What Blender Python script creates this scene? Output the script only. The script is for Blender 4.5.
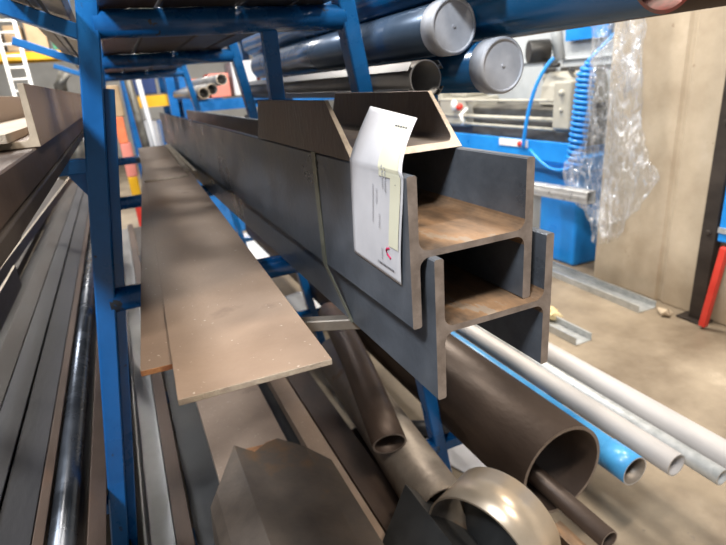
import bpy, bmesh, math, random
from mathutils import Vector, Matrix, noise
random.seed(7)
for o in list(bpy.data.objects): bpy.data.objects.remove(o)
S = bpy.context.scene
COL = S.collection
EYE = 1.5      # camera height above the floor; builders use heights relative to the eye

# ---------------------------------------------------------------- camera
cd = bpy.data.cameras.new('camera'); cam = bpy.data.objects.new('camera', cd); COL.objects.link(cam)
CAM_ROWS = [[0.904787, 0.208661, -0.371243, 0], [-0.419406, 0.285361, -0.861782, 0], [-0.073882, 0.93543, 0.345705, 1.5], [0, 0, 0, 1]]
M = Matrix(CAM_ROWS)
cam.matrix_world = M
cd.sensor_width = 36; cd.sensor_fit = 'HORIZONTAL'; cd.lens = 523.96/726*36
cd.clip_start = 0.02; cd.clip_end = 100
cd.dof.use_dof = True; cd.dof.focus_distance = 0.78; cd.dof.aperture_fstop = 5.6
S.camera = cam

# ---------------------------------------------------------------- light
w = bpy.data.worlds.new('world'); S.world = w; w.use_nodes = True
w.node_tree.nodes['Background'].inputs[0].default_value = (0.93,0.95,1.0,1)
w.node_tree.nodes['Background'].inputs[1].default_value = 0.15
def area(x,y,z,power,sx=1.3,sy=0.35,col=(1,0.93,0.82),rz=0.0,target=None):
    l = bpy.data.lights.new('high_bay_lamp','AREA'); l.shape='RECTANGLE'; l.size=sx; l.size_y=sy
    l.energy=power; l.color=col
    o = bpy.data.objects.new('high_bay_lamp',l); COL.objects.link(o); o.location=(x,y,z+EYE)
    if target: o.rotation_euler=(Vector(target)+Vector((0,0,EYE))-o.location).to_track_quat('-Z','Y').to_euler()
    else: o.rotation_euler=(0,0,rz)
    return o
area(-1.7,-0.7,2.6,150,.8,.25,col=(.88,.94,1.0),target=(.2,1,-.6))
area(-0.35,-0.35,3.1,62,.6,.2,col=(1,.90,.78))
area(1.3,-1.0,3.2,95,.9,.25,col=(1,.90,.78),target=(.6,1,-.4))
area(1.5,2.9,3.4,140,1.0,.3,col=(1,.92,.80))
area(3.0,0.9,3.4,150,1.0,.3,col=(1,.92,.80),target=(2.6,1.8,-1.0))
area(1.6,4.4,3.4,150,col=(1,.94,.85),target=(3,4.5,-.5))
area(-2.4,4.2,3.4,170,1.0,.3,col=(.93,.96,1.0))
area(0.0,8.6,3.4,400,2.5,.5,col=(1,.95,.88))
S.view_settings.view_transform='Standard'; S.view_settings.look='None'
S.view_settings.gamma=1; S.view_settings.use_curve_mapping=False
S.view_settings.exposure=0.38

# ---------------------------------------------------------------- materials
MATS = {}
def mat(name, c1, c2=None, rough=0.5, metal=0.0, *a, spec=None, **k):
    m=_mat(name,c1,c2,rough,metal,*a,**k)
    if spec is not None: m.node_tree.nodes['Principled BSDF'].inputs['Specular IOR Level'].default_value=spec
    return m
def _mat(name, c1, c2=None, rough=0.5, metal=0.0, scale=6.0, bump=0.0, bscale=None, c3=None, c3pos=0.62, stretch=(1,1,1), rvar=0.1, detail=6, coat=0.0, spots=None):
    m = bpy.data.materials.new(name); m.use_nodes=True; nt=m.node_tree; N=nt.nodes; L=nt.links
    b = N['Principled BSDF']; b.inputs['Metallic'].default_value=metal; b.inputs['Roughness'].default_value=rough
    if coat: b.inputs['Coat Weight'].default_value=coat; b.inputs['Coat Roughness'].default_value=.15
    tc = N.new('ShaderNodeTexCoord'); mp = N.new('ShaderNodeMapping'); mp.inputs['Scale'].default_value=stretch
    L.new(tc.outputs['Object'],mp.inputs['Vector'])
    n = N.new('ShaderNodeTexNoise'); n.inputs['Scale'].default_value=scale; n.inputs['Detail'].default_value=detail; n.inputs['Roughness'].default_value=.62
    L.new(mp.outputs[0],n.inputs['Vector'])
    cr = N.new('ShaderNodeValToRGB'); c2=c2 or c1
    cr.color_ramp.elements[0].position=.34; cr.color_ramp.elements[0].color=(*c1,1)
    cr.color_ramp.elements[1].position=.62; cr.color_ramp.elements[1].color=(*c2,1)
    if c3:
        e=cr.color_ramp.elements.new(min(.95,c3pos+.08)); e.color=(*c3,1)
    L.new(n.outputs['Fac'],cr.inputs[0])
    out = cr.outputs[0]
    if spots:
        sc, th, scol = spots
        v = N.new('ShaderNodeTexNoise'); v.inputs['Scale'].default_value=sc; v.inputs['Detail'].default_value=3
        L.new(mp.outputs[0],v.inputs['Vector'])
        r2 = N.new('ShaderNodeValToRGB'); r2.color_ramp.elements[0].position=th; r2.color_ramp.elements[0].color=(0,0,0,1)
        r2.color_ramp.elements[1].position=th+.03; r2.color_ramp.elements[1].color=(1,1,1,1)
        L.new(v.outputs['Fac'],r2.inputs[0])
        mx = N.new('ShaderNodeMix'); mx.data_type='RGBA'; L.new(r2.outputs[0],mx.inputs['Factor']); L.new(out,mx.inputs['A']); mx.inputs['B'].default_value=(*scol,1)
        out = mx.outputs['Result']
    L.new(out,b.inputs['Base Color'])
    if rvar:
        mr = N.new('ShaderNodeMapRange'); mr.inputs['To Min'].default_value=max(.03,rough-rvar); mr.inputs['To Max'].default_value=min(1,rough+rvar)
        mr.inputs['From Min'].default_value=.3; mr.inputs['From Max'].default_value=.7
        L.new(n.outputs['Fac'],mr.inputs[0]); L.new(mr.outputs[0],b.inputs['Roughness'])
    if bump:
        n2=N.new('ShaderNodeTexNoise'); n2.inputs['Scale'].default_value=bscale or scale*8; n2.inputs['Detail'].default_value=4
        L.new(mp.outputs[0],n2.inputs['Vector'])
        bp=N.new('ShaderNodeBump'); bp.inputs['Strength'].default_value=bump; bp.inputs['Distance'].default_value=.004
        L.new(n2.outputs['Fac'],bp.inputs['Height']); L.new(bp.outputs[0],b.inputs['Normal'])
    MATS[name]=m; return m
beam_m = mat('mill_scale_blue', (.070,.078,.092),(.155,.172,.20), .36,.45, 6, .15,80, stretch=(1,.7,1),rvar=.14,c3=(.115,.105,.10),c3pos=.62)
beam_end = mat('sawn_end', (.20,.16,.135),(.30,.245,.21), .55,.35, 40, .1)
rustin = mat('rusty_web', (.052,.044,.038),(.25,.148,.080), .5,.2, 11, .3,70, stretch=(1.4,.55,1), c3=(.25,.19,.14),c3pos=.56)
plate_m = mat('plate_steel', (.215,.150,.108),(.315,.228,.168), .5,.1, 2.6, .12,120, c3=(.175,.12,.09),c3pos=.62, spots=(140,.70,(.55,.48,.40)))
plate_edge = mat('plate_edge', (.36,.29,.23),(.48,.40,.31), .6,.2, 60, .5)
rust_edge = mat('rust_edge', (.25,.09,.04),(.50,.24,.10), .7,.1, 60, .6)
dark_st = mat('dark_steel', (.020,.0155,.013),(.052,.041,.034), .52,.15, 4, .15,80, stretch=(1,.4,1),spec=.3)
dark_bl = mat('dark_blue_steel', (.017,.018,.021),(.044,.042,.046), .50,.1, 4, .15,80, stretch=(1,.3,1),spec=.3)
brown_st = mat('brown_steel', (.042,.028,.021),(.095,.064,.048), .45,.35, 4, .15,80, stretch=(1,.4,1), c3=(.14,.075,.045),c3pos=.64,spec=.35)
grey_st = mat('grey_steel', (.11,.10,.088),(.20,.18,.155), .45,.4, 4, .1,80, stretch=(1,.4,1))
chan_m = mat('channel_steel', (.09,.07,.058),(.165,.13,.108), .42,.4, 7, .25,90, stretch=(1,1,.5), c3=(.20,.13,.085), c3pos=.62)
pipe_dk = mat('dark_pipe', (.040,.027,.021),(.075,.052,.040), .40,.35, 3, .15,80, stretch=(1,.5,1))
blue = mat('rack_blue', (.005,.105,.33),(.010,.155,.47), .30,0, 5, .12,60, coat=.3, spots=(30,.70,(.03,.05,.09)))
blue_pipe = mat('blue_coated_pipe', (.006,.075,.19),(.010,.105,.26), .22,0, 2, .05, coat=.5)
bluegrey_pipe = mat('blue_grey_pipe', (.05,.08,.13),(.08,.12,.18), .28,.2, 2, .03, coat=.3)
cap_m = mat('grey_cap', (.42,.43,.47),(.55,.56,.60), .5,0, 12, .15,60)
zinc = mat('galvanised', (.40,.42,.42),(.54,.55,.55), .42,.5, 20, .05)
alu = mat('aluminium', (.48,.47,.46),(.66,.65,.63), .33,.6, 10, .03)
white_pipe = mat('pale_pipe', (.36,.34,.335),(.48,.455,.44), .55,.1, 5, .05, stretch=(1,.3,1), c3=(.36,.31,.28))
light_blue = mat('light_blue_paint', (.03,.20,.46),(.06,.30,.60), .35,0, 6, .05, coat=.2)
cyan = mat('machine_blue', (.01,.20,.62),(.015,.27,.74), .35,0, 4)
red_prim = mat('red_primer', (.14,.022,.015),(.06,.04,.03), .5,.1, 25)
light_st = mat('light_dull_steel', (.20,.195,.19),(.30,.29,.28), .4,.3, 3, .05)
stainless = mat('brushed_stainless', (.52,.42,.31),(.66,.55,.43), .36,.65, 5, .0,40, stretch=(1,1,1), rvar=.06)
pipe_rust = mat('dull_tube', (.14,.115,.095),(.26,.22,.18), .45,.4, 7, .15, c3=(.24,.14,.08),c3pos=.66)
paper = mat('paper', (.50,.495,.52),(.57,.56,.585), .7,0, 9, .15,20)
cream = mat('cream_sticker', (.63,.61,.47),(.68,.66,.52), .6,0, 9)
ink = mat('ink', (.05,.05,.07),None,.7)
grey_ink = mat('grey_ink', (.35,.35,.38),None,.7)
red_ink = mat('red_ink', (.55,.02,.10),None,.6)
strap_m = mat('strap', (.15,.155,.12),(.26,.26,.20), .4,.4, 30)
concrete = mat('concrete_column', (.38,.30,.21),(.50,.41,.30), .85,0, 3, .3,40, c3=(.54,.45,.34), spots=(11,.71,(.30,.22,.15)))
floor_m = mat('concrete_floor', (.13,.098,.066),(.26,.21,.15), .6,0, 2.2, .25,30, c3=(.35,.29,.215), detail=9, spots=(26,.72,(.16,.13,.10)))
wall_m = mat('wall_paint', (.50,.49,.46),(.60,.59,.56), .8,0, 2)
mach = mat('machine_grey', (.36,.345,.29),(.44,.42,.36), .45,0, 6)
mach_w = mat('machine_white', (.40,.43,.45),(.48,.51,.53), .45,0, 4)
mach_st = mat('machine_steel', (.085,.08,.072),(.20,.19,.165), .40,.5, 14, stretch=(1,.3,1))
black = mat('black_plastic_gap_fill', (.012,.012,.012),(.03,.03,.03), .4)  # also colours the pieces added to darken gaps between bars
red = mat('red_paint', (.60,.03,.02),(.70,.06,.04), .4)
yellow = mat('yellow_paint', (.75,.38,.01),(.85,.48,.02), .45)
white = mat('white_paint', (.75,.74,.70),(.82,.81,.78), .5)
timber = mat('pale_strip', (.42,.34,.25),(.60,.50,.38), .7,0, 20, stretch=(1,.2,1))
orange = mat('orange_box', (.75,.16,.06),(.85,.24,.10), .6)
pink = mat('salmon_box', (.75,.25,.20),None,.6)
card = mat('cardboard', (.38,.26,.15),(.46,.33,.20), .8)
boxw = mat('white_box', (.65,.66,.68),None,.6)
navy = mat('navy_box', (.02,.05,.18),None,.5)
green = mat('green_box', (.05,.22,.12),None,.5)
tealb = mat('teal_box', (.04,.35,.55),None,.5)
yell_p = mat('yellow_paper', (.62,.48,.24),(.72,.60,.36), .7,0,20)
offcut_m = mat('rusty_offcut', (.055,.042,.034),(.13,.098,.074), .55,.15, 4, .3,60, c3=(.20,.115,.06), c3pos=.62)
rung_blue = mat('worn_rung_blue', (.004,.075,.24),(.008,.11,.34), .28,0, 7, .2,50, coat=.3, c3=(.045,.05,.06), c3pos=.54)
polished = mat('polished_dark_pipe', (.05,.055,.065),(.10,.11,.13), .27,.75, 6, .05)
# clear film: thin crinkled plastic, glints along its creases painted as white lines
film = bpy.data.materials.new('clear_film'); film.use_nodes=True
nt=film.node_tree; N=nt.nodes; L=nt.links
for n in list(N): N.remove(n)
out=N.new('ShaderNodeOutputMaterial'); mixs=N.new('ShaderNodeMixShader'); tr=N.new('ShaderNodeBsdfTransparent'); tr.inputs[0].default_value=(.93,.94,.95,1)
gl=N.new('ShaderNodeBsdfGlossy'); gl.inputs['Color'].default_value=(.92,.94,.98,1); gl.inputs['Roughness'].default_value=.14
df=N.new('ShaderNodeBsdfDiffuse'); df.inputs['Color'].default_value=(.86,.88,.92,1)
gd=N.new('ShaderNodeMixShader'); gd.inputs[0].default_value=.55
tc=N.new('ShaderNodeTexCoord'); last=None
def crease_glint(sc,stretch,wid,amt,base):
    mp=N.new('ShaderNodeMapping'); mp.inputs['Scale'].default_value=stretch; nz=N.new('ShaderNodeTexNoise'); nz.inputs['Scale'].default_value=sc; nz.inputs['Detail'].default_value=2; nz.inputs['Distortion'].default_value=1.2
    L.new(tc.outputs['Object'],mp.inputs[0]); L.new(mp.outputs[0],nz.inputs['Vector'])
    sb=N.new('ShaderNodeMath'); sb.operation='SUBTRACT'; sb.inputs[1].default_value=.5; ab=N.new('ShaderNodeMath'); ab.operation='ABSOLUTE'
    L.new(nz.outputs['Fac'],sb.inputs[0]); L.new(sb.outputs[0],ab.inputs[0])
    cr=N.new('ShaderNodeMapRange'); cr.inputs['From Min'].default_value=0; cr.inputs['From Max'].default_value=wid; cr.inputs['To Min'].default_value=amt; cr.inputs['To Max'].default_value=base
    L.new(ab.outputs[0],cr.inputs[0]); return cr.outputs[0],nz.outputs['Fac']
c1,n1=crease_glint(5,(1,1.4,.35),.035,.42,.07); c2,n2=crease_glint(13,(1,1.2,.5),.03,.30,.0)
ad=N.new('ShaderNodeMath'); ad.operation='ADD'; ad.use_clamp=True; L.new(c1,ad.inputs[0]); L.new(c2,ad.inputs[1]); L.new(ad.outputs[0],mixs.inputs[0])
bp=N.new('ShaderNodeBump'); bp.inputs['Strength'].default_value=1; bp.inputs['Distance'].default_value=.05; L.new(n2,bp.inputs['Height']); L.new(bp.outputs[0],gl.inputs['Normal'])
L.new(gl.outputs[0],gd.inputs[1]); L.new(df.outputs[0],gd.inputs[2])
L.new(tr.outputs[0],mixs.inputs[1]); L.new(gd.outputs[0],mixs.inputs[2]); L.new(mixs.outputs[0],out.inputs[0])

# ---------------------------------------------------------------- helpers
def V(*a): return Vector(a)
def basis(d, up=None):
    D=Vector(d).normalized()
    up=Vector(up) if up else (V(0,0,1) if abs(D.z)<.95 else V(0,1,0))
    U=D.cross(up).normalized(); W=U.cross(D).normalized()
    return U,W,D
def prism(bm, prof, p0, d, L, ends=(None,None), up=None, cap=1, seg=1, side=0):
    """closed profile (u to the right, w up) swept along d; ends: functions (u,w)->extra offset along d"""
    U,W,D=basis(d,up); p0=Vector(p0); rings=[]
    for k in range(seg+1):
        t=k/seg; r=[]
        for (u,w_) in prof:
            a=ends[0](u,w_) if ends[0] else 0; b=ends[1](u,w_) if ends[1] else 0
            s=a*(1-t)+(L+b)*t
            r.append(bm.verts.new(p0+U*u+W*w_+D*s))
        rings.append(r)
    n=len(prof)
    for k in range(seg):
        for i in range(n):
            j=(i+1)%n
            f=bm.faces.new((rings[k][i],rings[k][j],rings[k+1][j],rings[k+1][i])); f.material_index=side
    f=bm.faces.new(rings[0][::-1]); f.material_index=cap
    f=bm.faces.new(rings[-1]); f.material_index=cap
def box(bm, a, b, cap=0):
    x0,y0,z0=a; x1,y1,z1=b
    prism(bm,[(x0,z0),(x1,z0),(x1,z1),(x0,z1)],(0,y0,0),(0,1,0),y1-y0,cap=cap)
def tube(bm, p0, d, L, ro, ri=0, n=40, cap=1, inner=0, side=0):
    U,W,D=basis(d); p0=Vector(p0)
    def ring(r,s): return [bm.verts.new(p0+D*s+U*(r*math.cos(2*math.pi*i/n))+W*(r*math.sin(2*math.pi*i/n))) for i in range(n)]
    o0,o1=ring(ro,0),ring(ro,L)
    for i in range(n):
        j=(i+1)%n; f=bm.faces.new((o0[i],o0[j],o1[j],o1[i])); f.smooth=True; f.material_index=side
    if ri>0:
        i0,i1=ring(ri,0),ring(ri,L)
        for i in range(n):
            j=(i+1)%n
            f=bm.faces.new((i0[j],i0[i],i1[i],i1[j])); f.smooth=True; f.material_index=inner
            f=bm.faces.new((o0[j],o0[i],i0[i],i0[j])); f.material_index=cap
            f=bm.faces.new((o1[i],o1[j],i1[j],i1[i])); f.material_index=cap
    else:
        f=bm.faces.new(o0[::-1]); f.material_index=cap
        f=bm.faces.new(o1); f.material_index=cap
def rtube(bm, w, h, t, p0, d, L, up=None, cap=1, ends=(None,None)):
    """rectangular hollow section with a slot-free ring end"""
    U,W,D=basis(d,up); p0=Vector(p0)
    def ring(a,b,s):
        e=.15*min(a,b)
        pts=[(-a+e,-b),(a-e,-b),(a,-b+e),(a,b-e),(a-e,b),(-a+e,b),(-a,b-e),(-a,-b+e)]
        return [bm.verts.new(p0+U*u+W*v+D*s) for u,v in pts]
    o0,o1=ring(w/2,h/2,0),ring(w/2,h/2,L); i0,i1=ring(w/2-t,h/2-t,0),ring(w/2-t,h/2-t,L)
    for i in range(8):
        j=(i+1)%8
        bm.faces.new((o0[i],o0[j],o1[j],o1[i])); bm.faces.new((i0[j],i0[i],i1[i],i1[j]))
        f=bm.faces.new((o0[j],o0[i],i0[i],i0[j])); f.material_index=cap
        f=bm.faces.new((o1[i],o1[j],i1[j],i1[i])); f.material_index=cap
def sweep(bm, pts, r, n=10, closed=False):
    rings=[]; m=len(pts)
    for k,p in enumerate(pts):
        p=Vector(p); q=Vector(pts[min(k+1,m-1)])-Vector(pts[max(k-1,0)])
        U,W,D=basis(q); rr=r(k/(m-1)) if callable(r) else r
        rings.append([bm.verts.new(p+U*rr*math.cos(2*math.pi*i/n)+W*rr*math.sin(2*math.pi*i/n)) for i in range(n)])
    for k in range(m-1):
        for i in range(n):
            j=(i+1)%n; f=bm.faces.new((rings[k][i],rings[k][j],rings[k+1][j],rings[k+1][i])); f.smooth=True
    bm.faces.new(rings[0][::-1]); bm.faces.new(rings[-1])
def sphere(bm,c,r,n=14,sc=(1,1,1)):
    g=bmesh.ops.create_uvsphere(bm,u_segments=n,v_segments=n//2+2,radius=r)
    for v in g['verts']: v.co=Vector((v.co.x*sc[0],v.co.y*sc[1],v.co.z*sc[2]))+Vector(c)
    for v in g['verts']:
        for f in v.link_faces: f.smooth=True
def B(): return bmesh.new()
def finish(name, bm, mats, parent=None, bevel=0.0, label=None, cat=None, group=None, kind=None, solid=0):
    if not isinstance(mats,(list,tuple)): mats=[mats]
    bmesh.ops.recalc_face_normals(bm,faces=bm.faces)
    bm.verts.ensure_lookup_table()
    for v in bm.verts: v.co.z+=EYE
    if parent is None:
        xs=[v.co.x for v in bm.verts]; ys=[v.co.y for v in bm.verts]; zs=[v.co.z for v in bm.verts]
        org=V((min(xs)+max(xs))/2,(min(ys)+max(ys))/2,min(zs))
    else: org=wpos(parent)
    for v in bm.verts: v.co-=org
    me=bpy.data.meshes.new(name); bm.to_mesh(me); bm.free()
    for m in mats: me.materials.append(m)
    o=bpy.data.objects.new(name,me); COL.objects.link(o)
    if parent is None: o.location=org
    else: o.parent=parent
    if bevel:
        md=o.modifiers.new('bevel','BEVEL'); md.width=bevel; md.segments=2; md.limit_method='ANGLE'; md.angle_limit=math.radians(50)
    if solid:
        md=o.modifiers.new('thick','SOLIDIFY'); md.thickness=solid
    if label: o['label']=label
    if cat: o['category']=cat
    if group: o['group']=group
    if kind: o['kind']=kind
    return o
def wpos(o):
    p=Vector((0,0,0))
    while o: p+=o.location; o=o.parent
    return p
def thing(name, loc, label, cat, group=None):
    o=bpy.data.objects.new(name,None); COL.objects.link(o); o.empty_display_size=.05
    o.location=(loc[0],loc[1],loc[2]+EYE); o['label']=label; o['category']=cat
    if group: o['group']=group
    return o
Y=(0,1,0)
def rectprof(x0,x1,z0,z1,e=0.0):
    if e: return [(x0+e,z0),(x1-e,z0),(x1,z0+e),(x1,z1-e),(x1-e,z1),(x0+e,z1),(x0,z1-e),(x0,z0+e)]
    return [(x0,z0),(x1,z0),(x1,z1),(x0,z1)]
def arc(cx,cz,r,a0,a1,n=5):
    return [(cx+r*math.cos(math.radians(a0+(a1-a0)*i/n)),cz+r*math.sin(math.radians(a0+(a1-a0)*i/n))) for i in range(n+1)]

# ================================================================ setting
bm=B(); box(bm,(-8,-4,-1.56),(9,16,-1.5)); finish('floor',bm,floor_m,kind='structure')
bm=B(); box(bm,(-8,15.9,-1.5),(9,16.1,3.9)); finish('wall_back',bm,wall_m,kind='structure')
bm=B(); box(bm,(6.0,-4,-1.5),(6.2,15.9,3.9)); finish('wall_right',bm,wall_m,kind='structure')

# concrete column
prof=[(2.97,1.50),(2.97,2.06),(2.985,2.075),(2.985,2.10),(2.97,2.115),(2.97,2.60),(2.99,2.63),(3.6,2.63),(3.6,1.50)]
bm=B(); prism(bm,[(x,-y) for x,y in prof],(0,0,-1.5),(0,0,1),4.6,up=(0,1,0),cap=0)
# basis for +Z with up=+Y gives U=(-1..): rebuild explicitly
bm.free(); bm=B()
lo=[bm.verts.new((x,y,-1.5)) for x,y in prof]; hi=[bm.verts.new((x,y,3.2)) for x,y in prof]
for i in range(len(prof)):
    j=(i+1)%len(prof); bm.faces.new((lo[i],lo[j],hi[j],hi[i]))
bm.faces.new(lo); bm.faces.new(hi[::-1])
finish('concrete_column',bm,concrete,bevel=.008,label='beige concrete column with chipped edge standing behind the hanging plastic film',cat='column')

# ================================================================ rack frames
LX=lambda z: .003-.17*(.19-z)
RX=lambda z: .563+.165*(.18-z)
def frame(y,label,arm_left=True):
    t=thing('rack_frame',((LX(-1.5)+RX(-1.5))/2,y,-1.5),label,'storage rack','blue rack frames')
    for F in (LX,RX):
        bm=B(); a=V(F(-1.48),y,-1.48); b=V(F(.9),y,.9)
        rtube(bm,.042,.05,.003,a,b-a,(b-a).length,up=(0,1,0),cap=0); finish('leg',bm,blue,t,bevel=.003)
    a=V(LX(-1.48)+.0325,y+.02,-1.48); b=V(LX(.02)+.0325,y+.02,.02)
    bm=B(); rtube(bm,.022,.04,.003,a,b-a,(b-a).length,up=(0,1,0),cap=0); finish('stiffener',bm,blue,t,bevel=.002)
    for z in (.145,-.4482,-1.215):
        bm=B(); tube(bm,(LX(z)+.01,y,z),(1,0,0),RX(z)-LX(z)-.02,.0285,0,32,cap=0); finish('rung',bm,rung_blue,t)
        # weld beads are part of the rung mesh
    for z0,sl,x1 in ((.13,.39,-.29),(-.131,.0,-.42),(-1.005,.39,-.86)):
        a=V(LX(z0)-.018,y,z0); b=V(x1,y,z0+sl*(LX(z0)-x1))
        bm=B(); rtube(bm,.04,.03,.003,a,b-a,(b-a).length,cap=0); finish('arm',bm,blue,t,bevel=.003)
        if sl<.3:
            bm=B(); prism(bm,[(0,0),(-.045,0),(0,-.075)],(a.x,y-.004,a.z-.014),Y,.008,cap=0); finish('gusset',bm,blue,t)
    for z0,x1,hh in ((-.064,.815,.018),(-1.22,1.53,.04)):
        a=V(RX(z0)+.018,y,z0); b=V(x1,y,z0)
        bm=B(); rtube(bm,.04,hh,.003,a,b-a,(b-a).length,cap=0); finish('arm',bm,blue,t,bevel=.003)
    bm=B(); rtube(bm,.06,.04,.004,(LX(-1.5)-.25,y,-1.48),(1,0,0),RX(-1.5)-LX(-1.5)+.29,cap=0); finish('foot_beam',bm,blue,t,bevel=.003)
    return t
f1=frame(1.3,'blue welded A-shaped rack frame nearest the camera, in front of the other frames')
bm=B(); rtube(bm,.035,.028,.003,(.37,1.3,-.055),(-.0,0,1),.175,cap=0); finish('hanging_stop',bm,blue,f1,bevel=.002)
frame(2.6,'blue welded A-shaped rack frame, second one back from the camera')
frame(4.4,'blue welded A-shaped rack frame, farthest of the three')

# ================================================================ H beams
def hprof(x0,x1,z0,z1,zw,t,tw,r):
    w0,w1=zw-tw/2,zw+tw/2
    e=.002
    p=[(x0+e,z0),(x0+t-e,z0),(x0+t,z0+e)]
    p+=arc(x0+t+r,w0-r,r,180,90)
    p+=arc(x1-t-r,w0-r,r,90,0)
    p+=[(x1-t,z0+e),(x1-t+e,z0),(x1-e,z0),(x1,z0+e),(x1,z1-e),(x1-e,z1),(x1-t+e,z1),(x1-t,z1-e)]
    p+=arc(x1-t-r,w1+r,r,0,-90)
    p+=arc(x0+t+r,w1+r,r,270,180)
    p+=[(x0+t,z1-e),(x0+t-e,z1),(x0+e,z1),(x0,z1-e),(x0,z0+e)]
    return p
def smooth_mark(o): pass
def hbeam(x0,x1,z0,z1,zw,y0,L,label):
    bm=B(); prism(bm,hprof(x0,x1,z0,z1,zw,.0135,.009,.014),(0,y0,0),Y,L,seg=1)
    # web faces facing up get the rusty finish
    bm.normal_update()
    for f in bm.faces:
        if f.material_index==0:
            c=f.calc_center_median()
            if x0+.012<c.x<x1-.012 and abs(c.z-zw)<.02: f.material_index=2
    return finish('h_beam',bm,[beam_m,beam_end,rustin],label=label,cat='steel beam')
hbeam(.2975,.4905,-.3115,-.1115,-.2120,.54,3.46,'upper heavy steel H beam with the white paper label on its side')
hbeam(.3230,.5160,-.4195,-.2165,-.3165,.525,3.47,'lower heavy steel H beam nested under the labelled one')

# strap band round both beams
bm=B()
path=[(.2958,-.110),(.4915,-.1100),(.4915,-.2165),(.517,-.2165),(.517,-.4202),(.322,-.4202),(.322,-.416),(.2958,-.312)]
ypos=[.852,.85,.85,.85,.85,.815,.812,.850]
n=len(path)
vo=[bm.verts.new((x,ypos[i],z)) for i,(x,z) in enumerate(path)]
vi=[bm.verts.new((x,ypos[i]+.019,z)) for i,(x,z) in enumerate(path)]
for i in range(n):
    j=(i+1)%n; bm.faces.new((vo[i],vo[j],vi[j],vi[i]))
finish('steel_strap',bm,strap_m,solid=.0014,label='thin green-grey steel strap wrapped round the two H beams',cat='strap')

# mitred channel lying on the beams
t_=.0095; x0,x1=.2975,.4885; zb,zt=-.1105,-.0265
cp=[(x0,zb),(x1,zb),(x1,zt),(x1-.007,zt)]+arc(x1-t_-.012,zb+t_+.012,.012,0,-90)+arc(x0+t_+.012,zb+t_+.012,.012,270,180)+[(x0+.007,zt),(x0,zt)]
bm=B(); prism(bm,cp,(0,0,0),Y,1,ends=(lambda u,w_: .700+(w_-zb)/(zt-zb)*.088, lambda u,w_: .245-(w_-zb)/(zt-zb)*.045))
finish('channel_offcut',bm,[chan_m,plate_edge],bevel=.0012,label='short brown steel channel offcut with sloping cut ends lying on the H beams',cat='steel channel')

# ---------------------------------------------------------------- paper label
def bez(a,b,c,t): return a*(1-t)**2+b*2*t*(1-t)+c*t*t
def label_pt(u,v):
    """u 0..1 across (far edge to near edge), v 0 at the bottom .. 1 at the top"""
    ybase0=.712; ybase1=.556
    zl=-.249+(-.2555+.249)*u
    zfold=-.108
    xf=.2962
    if v<.62:
        k=v/.62
        y=(.712+(.700-.712)*k)*(1-u)+(.562+(.545-.562)*k)*u
        z=zl+(zfold-zl)*k
        x=xf-.0012-.0015*math.sin(k*5)*u
        return V(x,y,z)
    k=(v-.62)/.38
    b0=V(.2945,.700,zfold); b1=V(.2945,.545,zfold)
    t0=V(.318,.668,-.035);  t1=V(.352,.603,-.052)
    m0=V(.3005,.692,-.080);  m1=V(.303,.562,-.088)
    a=bez(b0,m0,t0,k); c=bez(b1,m1,t1,k)
    return a+(c-a)*u
bm=B(); NU,NV=14,40
g=[[bm.verts.new(label_pt(i/NU,j/NV)) for i in range(NU+1)] for j in range(NV+1)]
for j in range(NV):
    for i in range(NU):
        f=bm.faces.new((g[j][i],g[j][i+1],g[j+1][i+1],g[j+1][i])); f.smooth=True
lab=finish('paper_label',bm,paper,solid=.0003,label='creased white paper label with a cream sticker hanging on the upper H beam',cat='paper label')
def patch(name,u0,u1,v0,v1,m,off=-.0016,nu=8,nv=32,lbl=None):
    bm=B()
    def P(u,v):
        p=label_pt(u,v); d1=label_pt(min(1,u+.01),v)-p if u<.99 else p-label_pt(u-.01,v); d2=label_pt(u,v+.01)-p
        nn=d1.cross(d2).normalized()
        if nn.x>0: nn=-nn
        return p-nn*off
    gg=[[bm.verts.new(P(u0+(u1-u0)*i/nu,v0+(v1-v0)*j/nv)) for i in range(nu+1)] for j in range(nv+1)]
    for j in range(nv):
        for i in range(nu):
            f=bm.faces.new((gg[j][i],gg[j][i+1],gg[j+1][i+1],gg[j+1][i])); f.smooth=True
    return finish(name,bm,m,lab,label=lbl)
patch('sticker',.60,.95,.58,.96,cream,lbl='cream printed sticker')
patch('sticker_tail',.80,.97,.20,.60,cream)
# print, as worn rows of type
def printed(name,rects,m,off=-.0021,lbl=None):
    bm=B()
    for (u0,u1,v0,v1) in rects:
        vs=[]
        for (u,v) in ((u0,v0),(u1,v0),(u1,v1),(u0,v1)):
            p=label_pt(u,v); d1=label_pt(u+.01,v)-p; d2=label_pt(u,v+.01)-p; nn=d1.cross(d2).normalized()
            if nn.x>0: nn=-nn
            vs.append(bm.verts.new(p-nn*off))
        bm.faces.new(vs)
    return finish(name,bm,m,lab,label=lbl)
random.seed(3)
rows=[]
for (u,va,vb) in ((.66,.52,.66),(.71,.50,.64),(.48,.30,.52),(.55,.42,.50),(.61,.28,.36),(.66,.10,.16)):
    v=va
    while v<vb:
        l=random.uniform(.004,.010); rows.append((u,u+.018,v,v+l)); v+=l+random.uniform(.003,.006)
printed('small_print',rows,grey_ink)
rows=[]; u=.58
while u<.90:
    l=random.uniform(.010,.018); rows.append((u,u+l,.058,.073)); u+=l+.012
printed('code_line',rows,ink)
printed('sticker_text',[(.68+.05*i,.68+.05*i+.036,.925,.935) for i in range(5)]+[(.88,.90,.55,.553)],ink)
bm=B()
pts=[label_pt(.80,.185),label_pt(.76,.178),label_pt(.745,.16),label_pt(.77,.142),label_pt(.83,.128)]
sweep(bm,[p+V(-.0012,0,0) for p in pts],.0013,6); finish('red_mark',bm,red_ink,lab,label='small red tick mark')

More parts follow.
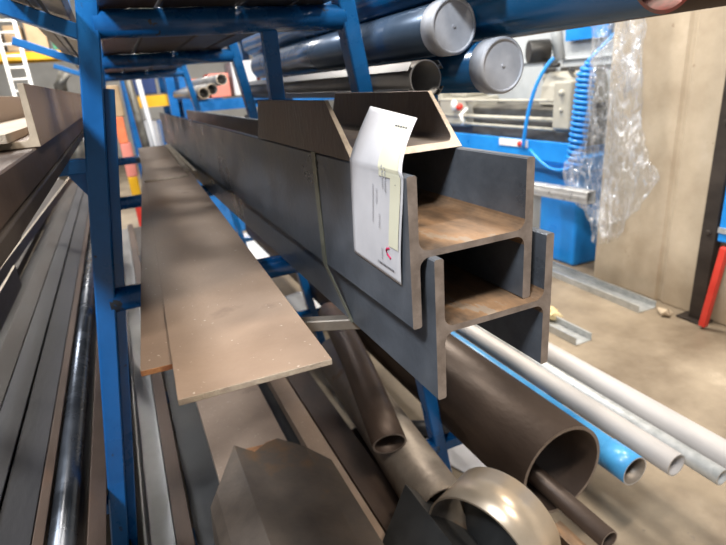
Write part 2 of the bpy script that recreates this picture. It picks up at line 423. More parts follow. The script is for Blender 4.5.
# ================================================================ plates on the second level
pd=V(.040,1,-.004).normalized()
def slab(name,x0,x1,z0,z1,y0,L,d,mats,label,cat,group=None,bevel=.0008,e0=None):
    bm=B(); prism(bm,rectprof(x0,x1,z0,z1),(0,y0,0),d,L,ends=(e0,None))
    return finish(name,bm,mats,bevel=bevel,label=label,cat=cat,group=group)
slab('steel_plate',.000,.181,-.3240,-.3160,.543,3.0,(.040,1,0),[plate_m,plate_edge],'long flat brown steel plate with a pale sawn edge, topmost beside the H beams','steel plate')
slab('steel_plate',-.035,.165,-.3325,-.3245,.650,3.0,(.053,1,0),[plate_m,rust_edge],'long steel plate with a rusty orange end, beneath the top plate','steel plate')
slab('steel_plate',.062,.225,-.3155,-.3075,2.22,1.5,(.03,1,0),[plate_m,plate_edge],'shorter steel plate lying on the far half of the top plate','steel plate')
slab('flat_bar',.232,.250,-.318,-.306,2.35,1.4,(.03,1,0),[timber,plate_edge],'narrow pale flat bar beside the far plate, the left of two','steel bar')
slab('flat_bar',.258,.272,-.318,-.304,2.30,1.4,(.02,1,0),[timber,plate_edge],'narrow pale flat bar beside the far plate, the right of two','steel bar')
for i,x in enumerate((.06,.165)):
    bm=B(); rtube(bm,.07,.0868,.004,(x,1.0,-.3761),(.045,1,0),2.9)
    finish('square_tube',bm,[dark_st,beam_end],bevel=.001,label='dark square tube under the plates, '+('the left one' if i==0 else 'the one nearer the H beams'),cat='steel tube')
bm=B(); prism(bm,rectprof(-.012,.012,-.011,.011,.002),(.205,.905,-.4312),(.88,-.45,0),.42,cap=1); finish('square_bar',bm,[pipe_rust,rust_edge],label='short square steel bar with a rusty end lying crosswise under the H beams',cat='steel bar')

# ================================================================ top level load on the rungs
for i,(a,b,zt_,m) in enumerate(((.02,.13,.20,brown_st),(.14,.30,.23,dark_st),(.312,.43,.215,dark_bl),(.44,.515,.25,dark_st))):
    bm=B(); prism(bm,rectprof(a,b,.1740,zt_,.003),(0,.55+.05*i,0),Y,3.9)
    finish('steel_bar',bm,[m,beam_end],label='dark steel bar on the top rungs, '+['beside the left leg','second from the left leg','third from the left leg','beside the right leg'][i],cat='steel bar')

# left arms, top level
def along(z0,sl,xl):   # a point on top of a left arm
    return z0+sl*(LX(z0)-xl)
th=math.atan(.39)
def sloped_bar(xa,xb,y0,L,h,mats,label,base=.13,lift=0.0,name='flat_bar',cat='steel bar',d=Y,hollow=False):
    # rectangle lying on the inclined arm between x=xa (nearer the leg) and x=xb
    def top(x): return base+.39*(LX(base)-x)+.0165/math.cos(th)+lift
    p=[(xa,top(xa)),(xb,top(xb))]; nx,nz=math.sin(th),math.cos(th)
    q=[(xb+nx*h,top(xb)+nz*h),(xa+nx*h,top(xa)+nz*h)]
    bm=B(); prism(bm,[p[1],p[0],q[1],q[0]],(0,y0,0),d,L)
    return finish(name,bm,mats,bevel=.0015,label=label,cat=cat)
sloped_bar(-.036,-.072,.6,3.6,.02,[grey_st,plate_edge],'grey flat bar on the upper left arms, right beside the blue leg')
sloped_bar(-.080,-.098,.6,3.6,.03,[black,plate_edge],'narrow black strip added for the dark gap between two grey upper left bars')  # shade of the gap, put in as a black strip
sloped_bar(-.102,-.135,.6,3.6,.02,[grey_st,plate_edge],'grey flat bar on the upper left arms, outer of the two')

# left arms, middle level
bm=B(); prism(bm,rectprof(-.27,-.100,-.1155,-.098,.0015),(0,.12,0),Y,4.6); finish('steel_plate',bm,[dark_st,beam_end],label='dark flat steel section on the left arms, lower of two under the channel',cat='steel section')
bm=B(); prism(bm,rectprof(-.27,-.104,-.0975,-.056,.002),(0,.12,0),Y,4.6); finish('rectangular_tube',bm,[brown_st,beam_end],label='dark brown rectangular steel section directly under the pale-ended channel on the left',cat='steel section')
x0,x1,zb,zt=-.265,-.0985,-.0555,.0285
cp=[(x0,zb),(x1,zb),(x1,zt),(x1-.008,zt)]+arc(x1-.010-.008,zb+.010+.008,.008,0,-90)+arc(x0+.010+.008,zb+.010+.008,.008,270,180)+[(x0+.008,zt),(x0,zt)]
bm=B(); prism(bm,cp,(0,.87,0),Y,3.4); finish('steel_channel',bm,[plate_m,timber],bevel=.001,label='brown steel channel with a pale beige sawn end at the left edge',cat='steel channel')
slab('flat_bar',-.235,-.130,-.045,-.033,.83,3.2,Y,[timber,plate_edge],'pale flat bar lying inside the brown steel channel on the left','steel bar')

# left arms, lower level
Bz=-1.005
def lowtop(x): return Bz+.39*(LX(Bz)-x)+.0165/math.cos(th)
sloped_bar(-.225,-.60,.30,6.2,.018,[dark_st,beam_end],'wide dark plate added to darken gaps under the bars on the lower left arms',base=Bz,name='steel_plate',cat='steel plate')  # added so that the gaps between the bars stay dark
LF=.0199
specs=[(-.359,-.424,.040,dark_bl,.35,'dark blue-grey flat bar left of the round pipe, first outward from the narrow tube'),
       (-.428,-.482,.054,dark_bl,.30,'dark blue-grey flat bar left of the round pipe, second outward from the narrow tube'),
       (-.486,-.542,.040,dark_st,.32,'dark flat bar on the lower left arms, third outward from the narrow tube')]
for xa,xb,h,m,y0,lb in specs: sloped_bar(xa,xb,y0,6.0,h,[m,beam_end],lb,base=Bz,lift=LF)
sloped_bar(-.337,-.357,.35,6.0,.046,[brown_st,beam_end],'narrow brown square tube lying beside the round pipe on the left',base=Bz,lift=LF,name='square_tube',cat='steel tube')
bm=B(); tube(bm,(-.2935,.35,lowtop(-.2935)+LF+.0310),Y,5.9,.0285,.024,48); finish('round_pipe',bm,[polished,beam_end],label='polished dark round pipe on the lower left arms beside the blue leg',cat='pipe')
sloped_bar(-.222,-.258,.35,5.9,.03,[brown_st,beam_end],'brown flat section squeezed between the round pipe and the blue leg',base=Bz,lift=LF)
for (xn,xf,yn,yf,zt,hh,lb) in ((-.560,-.413,1.6,5.9,-.60,.05,'long thin sheet standing on edge with a pale top edge, under the left brown section'),
                         (-.566,-.535,1.7,3.0,-.585,.05,'thin sheet with a pale edge leaning against the long one on the left'),
                         (-.486,-.482,1.2,2.42,-.60,.09,'shorter thin sheet with a pale edge, ending under the left brown section')):
    bm=B(); prism(bm,rectprof(-.0035,.0035,zt-hh,zt),(xn,yn,0),(xf-xn,yf-yn,0),yf-yn); bm.normal_update()
    for f in bm.faces:
        if abs(f.normal.z)>.8: f.material_index=1
    finish('steel_sheet',bm,[dark_st,timber],label=lb,cat='steel sheet')
sloped_bar(-.605,-.80,.5,5.6,.10,[dark_st,beam_end],'thick dark bar at the outer tip of the lower left arms',base=Bz)

# ================================================================ inner lowest level
zt=-1.1862
bm=B(); prism(bm,[(-.200,zt),(-.168,zt),(-.168,zt+.004),(-.196,zt+.004),(-.196,zt+.05),(-.200,zt+.05)],(0,.55,0),Y,4.9); finish('angle_bar',bm,[dark_st,zinc],label='thin dark angle bar beside the blue leg on the lowest level',cat='steel angle')
x0,x1,zb,z1=-.163,-.085,zt,zt+.045
cp=[(x0,zb),(x1,zb),(x1,z1),(x1-.007,z1),(x1-.007,zb+.007),(x0+.007,zb+.007),(x0+.007,z1),(x0,z1)]
bm=B(); prism(bm,cp,(0,.5,0),Y,4.9)
finish('steel_channel',bm,[light_st,beam_end],bevel=.001,label='pale steel channel, open upward, on the lowest level right of the blue leg',cat='steel channel')
slab('flat_bar',-.082,-.038,zt,zt+.050,.6,4.8,Y,[brown_st,beam_end],'narrow brown bar standing right beside the lowest pale channel','steel bar')
slab('steel_plate',-.034,.50,zt,zt+.008,.9,4.5,Y,[black,beam_end],'black plate added for the dark gaps between the bars of the lowest level','steel plate')  # black plate put in as the shade seen between the bars
zt2=zt+.0085
slab('wide_flat_bar',.066,.310,zt2,zt2+.040,.55,4.1,Y,[plate_m,plate_edge],'wide flat brown steel bar on the lowest level under the plate','steel bar')
slab('flat_bar',.358,.425,zt2,zt2+.045,.50,4.2,Y,[plate_m,plate_edge],'brown flat bar on the lowest level, just right of the dark gap','steel bar')
slab('flat_bar',.436,.530,zt2,zt2+.030,.35,4.2,Y,[brown_st,plate_edge],'dark brown flat bar on the lowest level under the flattened tube','steel bar')
slab('flat_bar',.545,.655,zt,zt+.012,.28,1.2,Y,[dark_st,plate_edge],'short dark flat bar under the ring at bottom centre','steel bar')

# folded offcut on top of the wide bar
pr0=[(.010,-1.1360),(.020,-1.1360),(.030,-1.040),(.052,-1.000),(.122,-.954),(.164,-.962),(.205,-.971),(.240,-.978),(.300,-.990),(.350,-1.012),(.392,-1.1300),(.403,-1.1300),(.360,-1.004),(.303,-.978),(.242,-.966),(.206,-.959),(.165,-.950),(.117,-.934),(.044,-.992),(.020,-1.034)]
def fc(u,w_):
    k=[(.0,-.10),(.035,-.08),(.06,-.10),(.117,0),(.162,-.040),(.206,.0),(.241,.012),(.270,-.050),(.300,-.045),(.350,-.10),(.42,-.18)]
    for (a,b),(c,d) in zip(k,k[1:]):
        if a<=u<=c: return b+(d-b)*(u-a)/(c-a)
    return 0
bm=B(); prism(bm,pr0,(0,.47,0),Y,.81,ends=(None,fc))
finish('folded_offcut',bm,[offcut_m,rust_edge],bevel=.001,label='rusty folded steel offcut with a torn end on the wide flat bar at bottom centre',cat='steel offcut')
def roof_angle(xr,zr,leg,yfar,y0,label):
    s=leg*.707; t=.007
    p=[(xr,zr),(xr-s,zr-s),(xr-s+t,zr-s-t*.3),(xr,zr-t*1.6),(xr+s-t,zr-s-t*.3),(xr+s,zr-s)]
    bm=B(); prism(bm,p,(0,y0,0),Y,yfar-y0,ends=(None,lambda u,w_: (w_-zr)*.5)); bm.normal_update()
    finish('angle_bar',bm,[black,plate_edge],bevel=.0012,label=label,cat='steel angle')
roof_angle(.500,-1.012,.19,.99,.30,'dark steel angle with its ridge up at the bottom edge, left of the shiny ring')
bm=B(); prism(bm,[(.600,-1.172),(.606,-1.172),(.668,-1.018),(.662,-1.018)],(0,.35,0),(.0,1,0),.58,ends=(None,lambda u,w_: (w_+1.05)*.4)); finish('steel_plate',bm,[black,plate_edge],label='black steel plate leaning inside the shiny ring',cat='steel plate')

def flat_tube(bm,a,b,r,ri,n=32,flat=.62):
    U,W,D=basis(b-a); L_=(b-a).length; rings=[]
    for rr in (r,ri):
        rs=[]
        for q in range(9):
            s=q/8; k=s*s; fz=1-(1-flat)*k
            rs.append([bm.verts.new(a+D*L_*s+V(0,0,.05*math.sin(math.pi*s))+U*rr*(1-.0*k)*math.cos(2*math.pi*i/n)+W*(rr*fz)*math.sin(2*math.pi*i/n)) for i in range(n)])
        rings.append(rs)
    for rs in rings:
        for k in range(8):
            for i in range(n):
                j=(i+1)%n; f=bm.faces.new((rs[k][i],rs[k][j],rs[k+1][j],rs[k+1][i])); f.smooth=True
    for e in (0,8):
        for i in range(n):
            j=(i+1)%n; f=bm.faces.new((rings[0][e][i],rings[0][e][j],rings[1][e][j],rings[1][e][i])); f.material_index=1
bm=B(); flat_tube(bm,V(.720,2.1,-1.0),V(.533,1.14,-1.0),.052,.046); finish('flattened_tube',bm,[brown_st,beam_end],label='dull brown tube with a flattened open end, hanging over the lowest level',cat='tube')
bm=B(); tube(bm,(.655,1.90,-1.103),(-.06,-.80,.0),.97,.082,.078,48); finish('steel_tube',bm,[pipe_rust,beam_end],label='grey-brown tube leading up to the shiny ring from behind',cat='tube')
bm=B(); tube(bm,(.552,.745,-1.040),(.93,.36,.02),.125,.141,.136,96,cap=1,inner=2)
finish('pipe_ring',bm,[stainless,stainless,pipe_rust],label='shiny pale brown metal ring, a short slice of large pipe, at the bottom edge',cat='metal ring')
bm=B(); prism(bm,[(.820,-1.198),(.895,-1.198),(.895,-1.192),(.826,-1.192),(.826,-1.14),(.820,-1.14)],(0,.33,0),Y,.50); finish('angle_bar',bm,[rustin,rust_edge],label='reddish rusty angle end between the shiny ring and the thin tube',cat='steel angle')

# ================================================================ right outer arms, lower level
def pipe(name,x,z,ro,ri,y0,L,mats,label,d=(0,1,0),cat='pipe',n=64,inner=0):
    bm=B(); tube(bm,(x,y0,z),d,L,ro,ri,n,inner=inner); return finish(name,bm,mats,label=label,cat=cat)
za=-1.1995
pipe('large_pipe',.928,za+.139,.139,.129,.865,3.3,[pipe_dk,beam_end],'large dark brown steel pipe with a wide open end at lower right')
pipe('thin_tube',.932,za+.0105+.0290,.028,.0235,.700,1.0,[pipe_dk,beam_end],'thin dark tube sticking out of the large brown pipe',d=(.0,1,.0))
bm=B(); tube(bm,(1.187,.93,za+.046),Y,3.6,.046,.043,48,inner=2); blp=finish('blue_pipe',bm,[light_blue,white_pipe,pipe_rust],label='light blue painted pipe right of the large brown pipe',cat='pipe')
bm=B(); tube(bm,(1.187,.835,za+.0475),Y,.10,.0475,.0435,48,inner=2); finish('coupling',bm,[light_blue,white_pipe,pipe_rust],blp)
pipe('pale_pipe',1.322,za+.038,.038,.0335,.80,3.6,[white_pipe,alu],'pale grey pipe with a bright open end, between blue pipe and chrome tube')
pipe('chrome_tube',1.400,za+.027,.027,.0235,.71,3.6,[zinc,alu],'thin dull chrome tube between two pale pipes at lower right')
pipe('pale_pipe',1.478,za+.043,.043,.038,.40,4.0,[white_pipe,alu],'wide pale grey pipe, outermost at right, running out of the picture')

# right outer arms, upper level
def capped(x,z,r,y0,L,label,m):
    t=thing('capped_pipe',(x,y0+L/2,z-r),label,'pipe')
    bm=B(); tube(bm,(x,y0+.02,z),Y,L-.02,r-.002,r-.006,64); finish('pipe_body',bm,[m,m],t)
    bm=B()
    U,W,D=basis(Y); n=64; prof=[(r-.006,.045),(r+.0012,.045),(r+.0012,.004),(r-.003,0),(r-.006,.0),(r-.0075,.003),(r*.5,.003),(.003,.003)]
    rs=[[bm.verts.new(V(x,y0,z)+D*s+U*q*math.cos(2*math.pi*i/n)+W*q*math.sin(2*math.pi*i/n)) for i in range(n)] for q,s in prof]
    for k in range(len(prof)-1):
        for i in range(n):
            j=(i+1)%n; f=bm.faces.new((rs[k][i],rs[k][j],rs[k+1][j],rs[k+1][i])); f.smooth= k in (1,2,3)
    bm.faces.new(rs[-1])
    cp_=finish('end_cap',bm,cap_m,t,label='grey plastic end cap')
    bm=B(); tube(bm,(x,y0+.0005,z),Y,.004,.0035,0,12,cap=0); finish('cap_pip',bm,cap_m,cp_)
capped(.714,.093,.058,1.05,1.65,'blue-grey pipe with a grey end cap, upper left of the two',bluegrey_pipe)
capped(.796,.005,.058,.985,1.70,'dark blue pipe with a grey end cap, lower right of the two',blue_pipe)
pipe('wide_blue_pipe',.862,.158,.094,.088,.665,2.4,[blue_pipe,red_prim],'wide glossy dark blue pipe lying over the capped pipes at the top edge',inner=1)
pipe('brown_pipe',1.105,.1734,.094,.088,.45,2.6,[brown_st,beam_end],'brown pipe behind the wide blue pipe at the top right corner')
pipe('blue_pipe',.716,.2055,.054,.050,.93,1.9,[blue_pipe,beam_end],'dark blue pipe lying behind the upper capped pipe')
# finned tube
bm=B(); tube(bm,(.668,1.10,-.010),Y,1.65,.041,.0385,64)
for a in (35,145,215,325):
    ca,sa=math.cos(math.radians(a)),math.sin(math.radians(a)); c=V(.668+.041*ca,0,-.010+.041*sa)
    tx,tz=-sa,ca
    def q(r_,t2): return (c.x+ca*r_+tx*t2, c.z+sa*r_+tz*t2)
    prism(bm,[q(-.001,-.001),q(-.001,.001),q(.008,.001),q(.008,-.001)],(0,1.10,0),Y,1.65)
    prism(bm,[q(.008,-.011),q(.008,.011),q(.0095,.011),q(.0095,-.011)],(0,1.10,0),Y,1.65)
finish('ribbed_tube',bm,[light_st,alu],label='thin-walled grey tube with T-shaped ribs, under the upper capped pipe',cat='tube')
for i,(x,z,yy) in enumerate(((.666,-.012,4.30),(.748,.012,4.40),(.815,.075,4.30))):
    pipe('steel_pipe',x,z,.042,.037,yy,1.8,[light_st,timber],'pale pipe with a dark open end far back on the right arms, '+['leftmost of three','middle of three','topmost of three'][i])

# ================================================================ floor items at right
def stud(x,y,dx,dy,L,w,label,name='metal_stud'):
    bm=B(); h=.045; t=.003
    p=[(-w/2,0),(w/2,0),(w/2,h),(w/2-.012,h),(w/2-.012,h-t),(w/2-t,h-t),(w/2-t,t),(-w/2+t,t),(-w/2+t,h-t),(-w/2+.012,h-t),(-w/2+.012,h),(-w/2,h)]
    prism(bm,p,(x,y,-1.499),(dx,dy,0),L); finish(name,bm,[zinc,zinc],label=label,cat='metal profile')
stud(2.80,2.03,.03,1,1.3,.15,'galvanised metal profile on the floor in front of the column')
stud(2.16,1.93,.0,1,1.2,.12,'galvanised metal profile on the floor nearer the pipes, beside the yellow paper')
# crumpled papers
def crumple(name,c,r,m,label,sc=(1,1,.6),seed=1):
    bm=B(); g=bmesh.ops.create_icosphere(bm,subdivisions=3,radius=r)
    for v in g['verts']:
        n_=noise.noise_vector(v.co*18+V(seed,0,0)); v.co+=n_*r*.8; v.co=V(v.co.x*sc[0],v.co.y*sc[1],v.co.z*sc[2])+V(*c)
    zmin=min(v.co.z for v in bm.verts)
    for v in bm.verts: v.co.z+=(-1.4995-zmin)
    finish(name,bm,m,label=label,cat='crumpled paper')
crumple('crumpled_paper',(2.22,2.26,-1.45),.062,yell_p,'crumpled yellow-brown paper on the floor between two metal profiles')
crumple('plaster_lump',(2.83,1.93,-1.45),.04,concrete,'small beige lump on the floor at the end of the metal profile',seed=5)
bm=B()
def sheet(name,c,w,l,rz,m,label,amp=.03,seed=0,cat='plastic sheet'):
    bm=B(); n=14; g=[]
    for j in range(n+1):
        r_=[]
        for i in range(n+1):
            u,v=(i/n-.5)*w,(j/n-.5)*l
            x=c[0]+u*math.cos(rz)-v*math.sin(rz); y=c[1]+u*math.sin(rz)+v*math.cos(rz)
            r_.append(bm.verts.new((x,y,c[2]+abs(noise.noise(V(x*6,y*6,seed)))*amp)))
        g.append(r_)
    for j in range(n):
        for i in range(n):
            f=bm.faces.new((g[j][i],g[j][i+1],g[j+1][i+1],g[j+1][i])); f.smooth=True
    finish(name,bm,m,solid=.002,label=label,cat=cat)
sheet('paper_sheet',(1.02,1.50,-1.497),.16,.34,.35,paper,'white paper sheet on the floor beside the big pipe',.01,cat='paper')
sheet('plastic_sheet',(1.15,4.9,-1.497),.8,1.1,.1,boxw,'crumpled pale plastic sheet on the floor far behind under the rack',.10)
sheet('plastic_sheet',(1.05,3.25,-1.497),.35,.7,.0,boxw,'white plastic scrap on the floor seen between plate and H beams',.03,seed=3)
bm=B(); sweep(bm,[(.80,1.78,-1.46),(1.05,1.62,-1.46)],.035,16); finish('pipe_offcut',bm,dark_bl,label='short dark round pipe piece on the floor behind the blue leg',cat='pipe')

# ================================================================ lathe
la=thing('lathe',(3.4,3.9,-1.5),'grey and blue metalworking lathe standing behind the capped pipes','lathe')
bm=B(); box(bm,(3.02,2.86,-1.5),(3.55,3.55,-.68)); finish('base_cabinet',bm,cyan,la,bevel=.02)
bm=B(); box(bm,(3.02,4.5,-1.5),(3.55,5.4,-.68)); finish('base_cabinet',bm,cyan,la,bevel=.02)
bm=B(); prism(bm,[(2.90,-.68),(2.95,-.76),(3.62,-.76),(3.65,-.55),(3.63,-.55),(3.60,-.655),(2.96,-.655),(2.925,-.54),(2.90,-.54)],(0,2.84,0),Y,2.7,cap=0); finish('chip_tray',bm,cyan,la,bevel=.006)
bm=B(); prism(bm,[(3.10,-.60),(3.45,-.60),(3.43,-.42),(3.45,-.33),(3.40,-.30),(3.36,-.34),(3.20,-.34),(3.16,-.30),(3.10,-.33),(3.12,-.42)],(0,2.95,0),Y,2.4,cap=0); finish('bed',bm,mach_st,la,bevel=.004)
for z,r in ((-.40,.018),(-.47,.013),(-.26,.012)):
    bm=B(); tube(bm,(3.03,2.98,z),Y,2.2,r,0,16,cap=0); finish('lead_screw',bm,mach,la)
bm=B(); box(bm,(2.97,2.94,-.46),(3.12,3.11,-.12)); sphere(bm,(2.965,3.02,-.20),.024); sphere(bm,(2.965,3.02,-.32),.016); finish('end_bracket',bm,mach,la,bevel=.015)
bm=B(); prism(bm,[(3.12,-.30),(3.42,-.30),(3.40,-.14),(3.36,-.06),(3.20,-.06),(3.14,-.16)],(0,3.0,0),Y,.42,cap=0); tube(bm,(3.28,3.3,-.10),Y,.22,.045,0,20,cap=0); finish('tailstock',bm,mach,la,bevel=.01)
bm=B(); box(bm,(3.02,4.28,-.50),(3.42,4.72,-.24)); box(bm,(3.08,4.36,-.24),(3.35,4.62,-.12)); finish('carriage',bm,mach,la,bevel=.02)
bm=B(); sweep(bm,[(3.0,4.22,-.33),(2.93,4.22,-.38),(2.92,4.18,-.46)],.018,10); finish('hand_lever',bm,white,la)
bm=B(); sphere(bm,(2.99,4.42,-.30),.05,sc=(.4,1,1)); finish('handwheel',bm,white,la)
bm=B(); sphere(bm,(2.94,4.26,-.31),.033); finish('lever_knob',bm,red,la,label='red ball knob')
bm=B(); box(bm,(3.05,4.75,-.60),(3.55,5.45,.12)); finish('headstock',bm,mach,la,bevel=.03)
bm=B(); box(bm,(3.66,2.70,-.62),(3.69,5.4,.30)); box(bm,(3.64,2.70,.02),(3.66,5.4,.04)); finish('splash_guard',bm,mach_w,la,bevel=.006)
bm=B(); tube(bm,(3.20,3.42,.10),(-.75,.35,0),.16,.085,.0,32,cap=0); tube(bm,(3.08,3.476,.10),(-.75,.35,0),.025,.04,0,24,cap=0); sweep(bm,[(3.15,3.40,-.01),(3.10,3.20,-.01)],.018,8); sweep(bm,[(3.2,3.2,-.05),(3.1,3.05,-.06)],.012,8); finish('black_lamp',bm,black,la,bevel=.006)
bm=B(); sweep(bm,[(3.27,3.47,.45),(3.26,3.36,.02)],.045,12); sweep(bm,[(3.26,3.36,.05),(3.25,3.35,-.06),(3.3,3.34,-.12)],.028,12); finish('lamp_arm',bm,mach_w,la)
bm=B(); box(bm,(3.24,2.98,-.07),(3.45,3.5,-.03)); finish('top_tray',bm,mach_st,la,bevel=.004)
bm=B(); box(bm,(2.892,3.28,-.60),(2.9,3.62,-.545)); finish('control_panel',bm,white,la)
bm=B(); sphere(bm,(2.885,3.36,-.575),.022,sc=(.7,1,1)); finish('stop_button',bm,red,la)
bm=B(); sphere(bm,(2.885,3.32,-.575),.012,sc=(.7,1,1)); finish('push_button',bm,yellow,la)
bm=B(); tube(bm,(2.885,3.5,-.56),(-1,0,0),.002,.001,0,6,cap=0); bm.free()
bm=B(); box(bm,(3.60,3.22,.17),(3.635,3.66,.46)); finish('notice_board',bm,cyan,label='bright blue board above the lathe guard beside the hanging film',cat='board')
# hoses
pts=[]
for i in range(40):
    t=i/39; p=bez(V(3.0,3.15,.04),V(2.87,3.25,-.10),V(2.87,3.30,-.60),t); pts.append(p)
bm=B(); sweep(bm,pts,.014,10); finish('air_hose',bm,cyan,label='thin straight blue air hose hanging in front of the lathe bed',cat='hose')
pts=[]
turns=19; n=turns*14
def cl(t):
    return bez(V(2.86,2.70,.0),V(2.86,2.72,-.30),V(2.86,2.76,-.68),t) if True else None
for i in range(n+1):
    t=i/n; c=cl(t); a=2*math.pi*turns*t; r_=.058 if t>.12 else .062*t/.12
    r_*=1.0
    pts.append(c+V(.7*r_*math.cos(a),r_*math.sin(a),0))
end=pts[-1]
for k in range(1,12): pts.append(end+V(0,.045*k,-.09*math.sin(k/11*math.pi)+.006*k))
start=pts[0]; pts=[start+V(.03*k,-.012*k,.03*k) for k in range(5,0,-1)]+pts
bm=B(); sweep(bm,pts,.0135,8); finish('coiled_air_hose',bm,cyan,label='coiled blue air hose hanging between the lathe and the plastic film',cat='hose')

# aluminium bar behind the beams
bm=B(); rtube(bm,.075,.085,.006,(2.72,2.46,-.835),(.0,1,-.03),.62); prism(bm,[(-.042,-.01),(-.038,-.01),(-.038,.01),(-.042,.01)],(2.72,2.46,-.835),(0,1,-.03),.62); finish('aluminium_profile',bm,[alu,mach_st],bevel=.003,label='aluminium profile bar pointing at the plastic film from the left',cat='metal profile')
bm=B(); box(bm,(2.66,2.98,-1.5),(2.78,3.06,-.8955)); finish('support_post',bm,mach_w,label='pale post carrying the aluminium profile behind the H beams',cat='post')

# plastic film
bm=B(); NU,NV=46,90; g=[]
for j in range(NV+1):
    t=j/NV; z=.60-1.72*t
    yc=2.45-.07*t; half=.165+.02*math.sin(t*3)+.10*math.exp(-((t-.74)/.10)**2)
    if t>.86: half*=max(.18,1-(t-.86)/.14*.75)
    r_=[]
    for i in range(NU+1):
        a=2*math.pi*i/NU
        y=yc+half*math.cos(a)+(.10*math.exp(-((t-.80)/.10)**2) if math.cos(a)>0 else 0)
        x=2.80+.10*math.sin(a)
        nv=noise.noise_vector(V(x*7,y*16,z*3.2))*.050+noise.noise_vector(V(x*20,y*40,z*11))*.024
        nv.x=max(-.1,min(.04,nv.x))
        r_.append(bm.verts.new(V(min(x+nv.x,2.955),y+nv.y*.8,z+nv.z*.4)))
    g.append(r_)
for j in range(NV):
    for i in range(NU):
        f=bm.faces.new((g[j][i],g[j][i+1],g[j+1][i+1],g[j+1][i])); f.smooth=True
finish('plastic_film',bm,film,label='bundle of crumpled clear plastic film hanging against the concrete column',cat='plastic film')

# steel post, cabinet and red bar at the right edge
bm=B(); prism(bm,[(2.76,0),(2.84,0),(2.84,.008),(2.808,.008),(2.808,.085),(2.84,.085),(2.84,.093),(2.76,.093),(2.76,.085),(2.80,.085),(2.80,.008),(2.76,.008)],(0,0,0),(0,0,1),1,cap=0); bm.free()
bm=B(); box(bm,(2.895,1.745,-1.485),(2.955,1.828,2.4)); 
for z in (-.35,-.95): tube(bm,(2.895,1.785,z),(-1,0,0),.012,.014,0,8,cap=0)
box(bm,(2.86,1.72,-1.5),(2.965,1.88,-1.4855))
finish('steel_post',bm,dark_st,bevel=.003,label='dark steel upright post in front of the column at the right edge',cat='post')
cb=thing('blue_cabinet',(3.0,1.45,-1.02),'bright blue box fixed beside the dark steel post at the right edge','cabinet')
bm=B(); box(bm,(2.84,1.2,-.97),(2.965,1.70,-.60)); finish('cabinet_body',bm,cyan,cb,bevel=.006)
bm=B(); box(bm,(2.832,1.2,-.92),(2.8395,1.70,-.89)); finish('trim_strip',bm,zinc,cb)
bm=B(); prism(bm,rectprof(-.018,.018,-.018,.018),(2.84,1.70,-1.482),(0,-.05,.50),.49,cap=0); finish('red_bar',bm,red,bevel=.003,label='red painted bar leaning beside the dark steel post',cat='bar')

# ================================================================ warehouse behind
def pallet_rack(x0,x1,y,ups,beams,label,bcol,dpt=.8,top=2.4):
    t=thing('pallet_rack',((x0+x1)/2,y+dpt/2,-1.5),label,'pallet rack','pallet racks at the back')
    for i in range(ups):
        x=x0+(x1-x0)*i/(ups-1)
        for yy in (y-.05,y+dpt):
            bm=B(); box(bm,(x-.045,yy-.04,-1.5),(x+.045,yy+.04,top)); finish('upright',bm,blue,t)
        if 0<i<ups-1: continue
        bm=B()
        z=-1.3
        while z<top-.6:
            sweep(bm,[(x,y,z),(x,y+dpt,z+.5)],.015,6); z+=.6
        finish('brace',bm,blue,t)
    for z in beams:
        for yy in (y,y+dpt):
            bm=B(); box(bm,(x0,yy-.025,z-.06),(x1,yy+.025,z+.06)); finish('load_beam',bm,bcol,t)
        bm=B(); box(bm,(x0,y-.0,z+.0605),(x1,y+dpt,z+.08)); finish('shelf_deck',bm,mach_st,t)
pallet_rack(-3.4,-.30,10.6,3,(-.92,.75,2.0),'blue and yellow pallet rack at far left behind the ladder',yellow)
pallet_rack(.22,.66,6.6,2,(-.85,-.06,.62),'narrow yellow-beamed shelf rack seen through the nearest frames',yellow)
pallet_rack(.80,2.7,6.6,3,(-.85,-.16,.62,1.5),'wide all-blue pallet rack far behind the rack frames',blue)
pallet_rack(2.95,5.6,7.2,3,(-.85,-.1,.62,1.5),'blue and yellow pallet rack behind the lathe',yellow)
bc=[('red',red),('white',boxw),('orange',orange),('navy blue',navy),('cardboard brown',card),('salmon',pink),('green',green),('teal',tealb),('yellow',yellow)]
random.seed(11); cnt=0
def boxrow(x0,x1,y,z,where,hs=(.25,.5),order=None):
    x=x0; k=0; names=['first','second','third','fourth','fifth','sixth','seventh','eighth','ninth','tenth']
    while x<x1-.2 and k<10:
        wd=random.uniform(.2,.4); h=random.uniform(*hs); nm,m=bc[(order[k%len(order)]) if order else random.randrange(len(bc))]
        bm=B(); dd=random.uniform(.35,.55); box(bm,(x,y,z),(min(x+wd,x1),y+dd,z+h)); 
        o=finish('storage_box',bm,m,bevel=.01,label='%s box, %s from left on %s'%(nm,names[k],where),cat='box',group='storage boxes on the far racks')
        x+=wd+random.uniform(.02,.08); k+=1
boxrow(.86,2.6,6.7,-.769,'second shelf of the middle rack',order=[5,4,1,5,2,7,5,1,2])
boxrow(.86,2.6,6.7,-.079,'third shelf of the middle rack',hs=(.22,.42),order=[2,5,1,0,2,7,1,7,0,1])
boxrow(.86,2.6,6.7,.701,'top shelf of the middle rack',order=[4,3,1,7,4,1],hs=(.3,.6))
boxrow(.86,2.6,6.7,-1.499,'the floor under the middle rack',order=[1,3,7,1,4,3])
boxrow(.28,.60,6.7,.021,'third shelf of the narrow rack',hs=(.15,.3),order=[3,4])
boxrow(.28,.60,6.7,-.769,'second shelf of the narrow rack',hs=(.3,.5),order=[1,5])
boxrow(.28,.60,6.7,.701,'top shelf of the narrow rack',hs=(.3,.5),order=[4,2])
boxrow(3.05,5.5,7.3,-.019,'third shelf of the rack behind the lathe',order=[1,7,3,1,4,7])
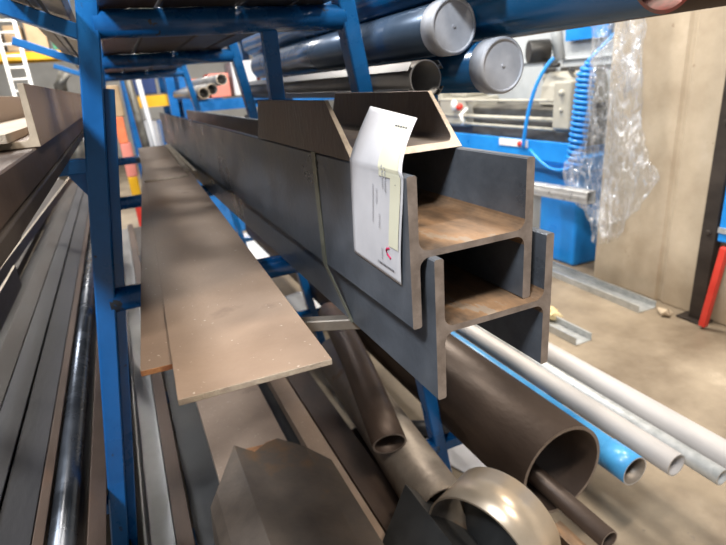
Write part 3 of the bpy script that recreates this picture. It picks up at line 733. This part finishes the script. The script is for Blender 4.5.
boxrow(3.05,5.5,7.3,.701,'top shelf of the rack behind the lathe',order=[7,1,4,3,1],hs=(.4,.7))
boxrow(-3.3,-.4,10.7,-.839,'lower shelf of the left rack',order=[1,6,4,1,3,4,1],hs=(.3,.7))
boxrow(-3.3,-.4,10.7,.831,'upper shelf of the left rack',order=[4,4,6,4,1,4],hs=(.3,.8))
# items in the gap right of the left leg
for i,(nm,m,w_,h) in enumerate((('red',red,.10,.42),('yellow',yellow,.09,.30),('salmon',pink,.10,.34),('orange',orange,.08,.26),('brown',card,.10,.30))):
    zz=-1.4995+sum((.42,.30,.34,.26,.30)[:i])+.0005*i
    bm=B(); box(bm,(.02-.004*i,6.0,zz),(.02+w_,6.3,zz+h)); finish('storage_crate',bm,m,bevel=.01,label=nm+' crate in the narrow stack seen just right of the blue leg',cat='crate')
bm=B(); sweep(bm,[(.30,5.7,-1.48),(.16,6.0,1.2)],.040,10); finish('leaning_pole',bm,mach_st,label='grey pole leaning in the gap right of the blue leg',cat='pole')
bm=B(); sweep(bm,[(.39,5.7,-1.48),(.25,6.0,1.2)],.025,10); finish('leaning_pole',bm,boxw,label='pale pole leaning just right of the grey one in the gap',cat='pole')
bm=B(); box(bm,(.42,5.75,-1.499),(1.1,6.3,-.25)); finish('blue_bin',bm,blue,bevel=.02,label='blue bin on the floor behind the far end of the rack',cat='bin')
# ladder
ld=thing('ladder',(-1.13,9.7,-1.5),'white ladder leaning on the yellow rack at far left','ladder')
def lp(side,t):
    b=V(-1.13,9.6,-1.49); tp=V(-1.20,10.45,1.75)
    p=b+(tp-b)*t; return p+V(-.13*side,0,0)
for s_ in (-1,1):
    bm=B(); a=lp(s_,0); b=lp(s_,1); rtube(bm,.05,.04,.004,a,b-a,(b-a).length,cap=0); finish('side_rail',bm,white,ld)
for k in range(1,19):
    bm=B(); sweep(bm,[lp(-1,k/19),lp(1,k/19)],.018,8); finish('rung',bm,white,ld)
bm=B(); tube(bm,(-.55,8.6,-1.499),(0,0,1),1.5,.12,0,24,cap=0); sweep(bm,[(-.55,8.6,.0),(-.55,8.6,.22),(-.45,8.6,.38)],.08,12); finish('grey_drum',bm,mach_st,label='grey drum with a bent spout, just left of the blue leg',cat='drum')
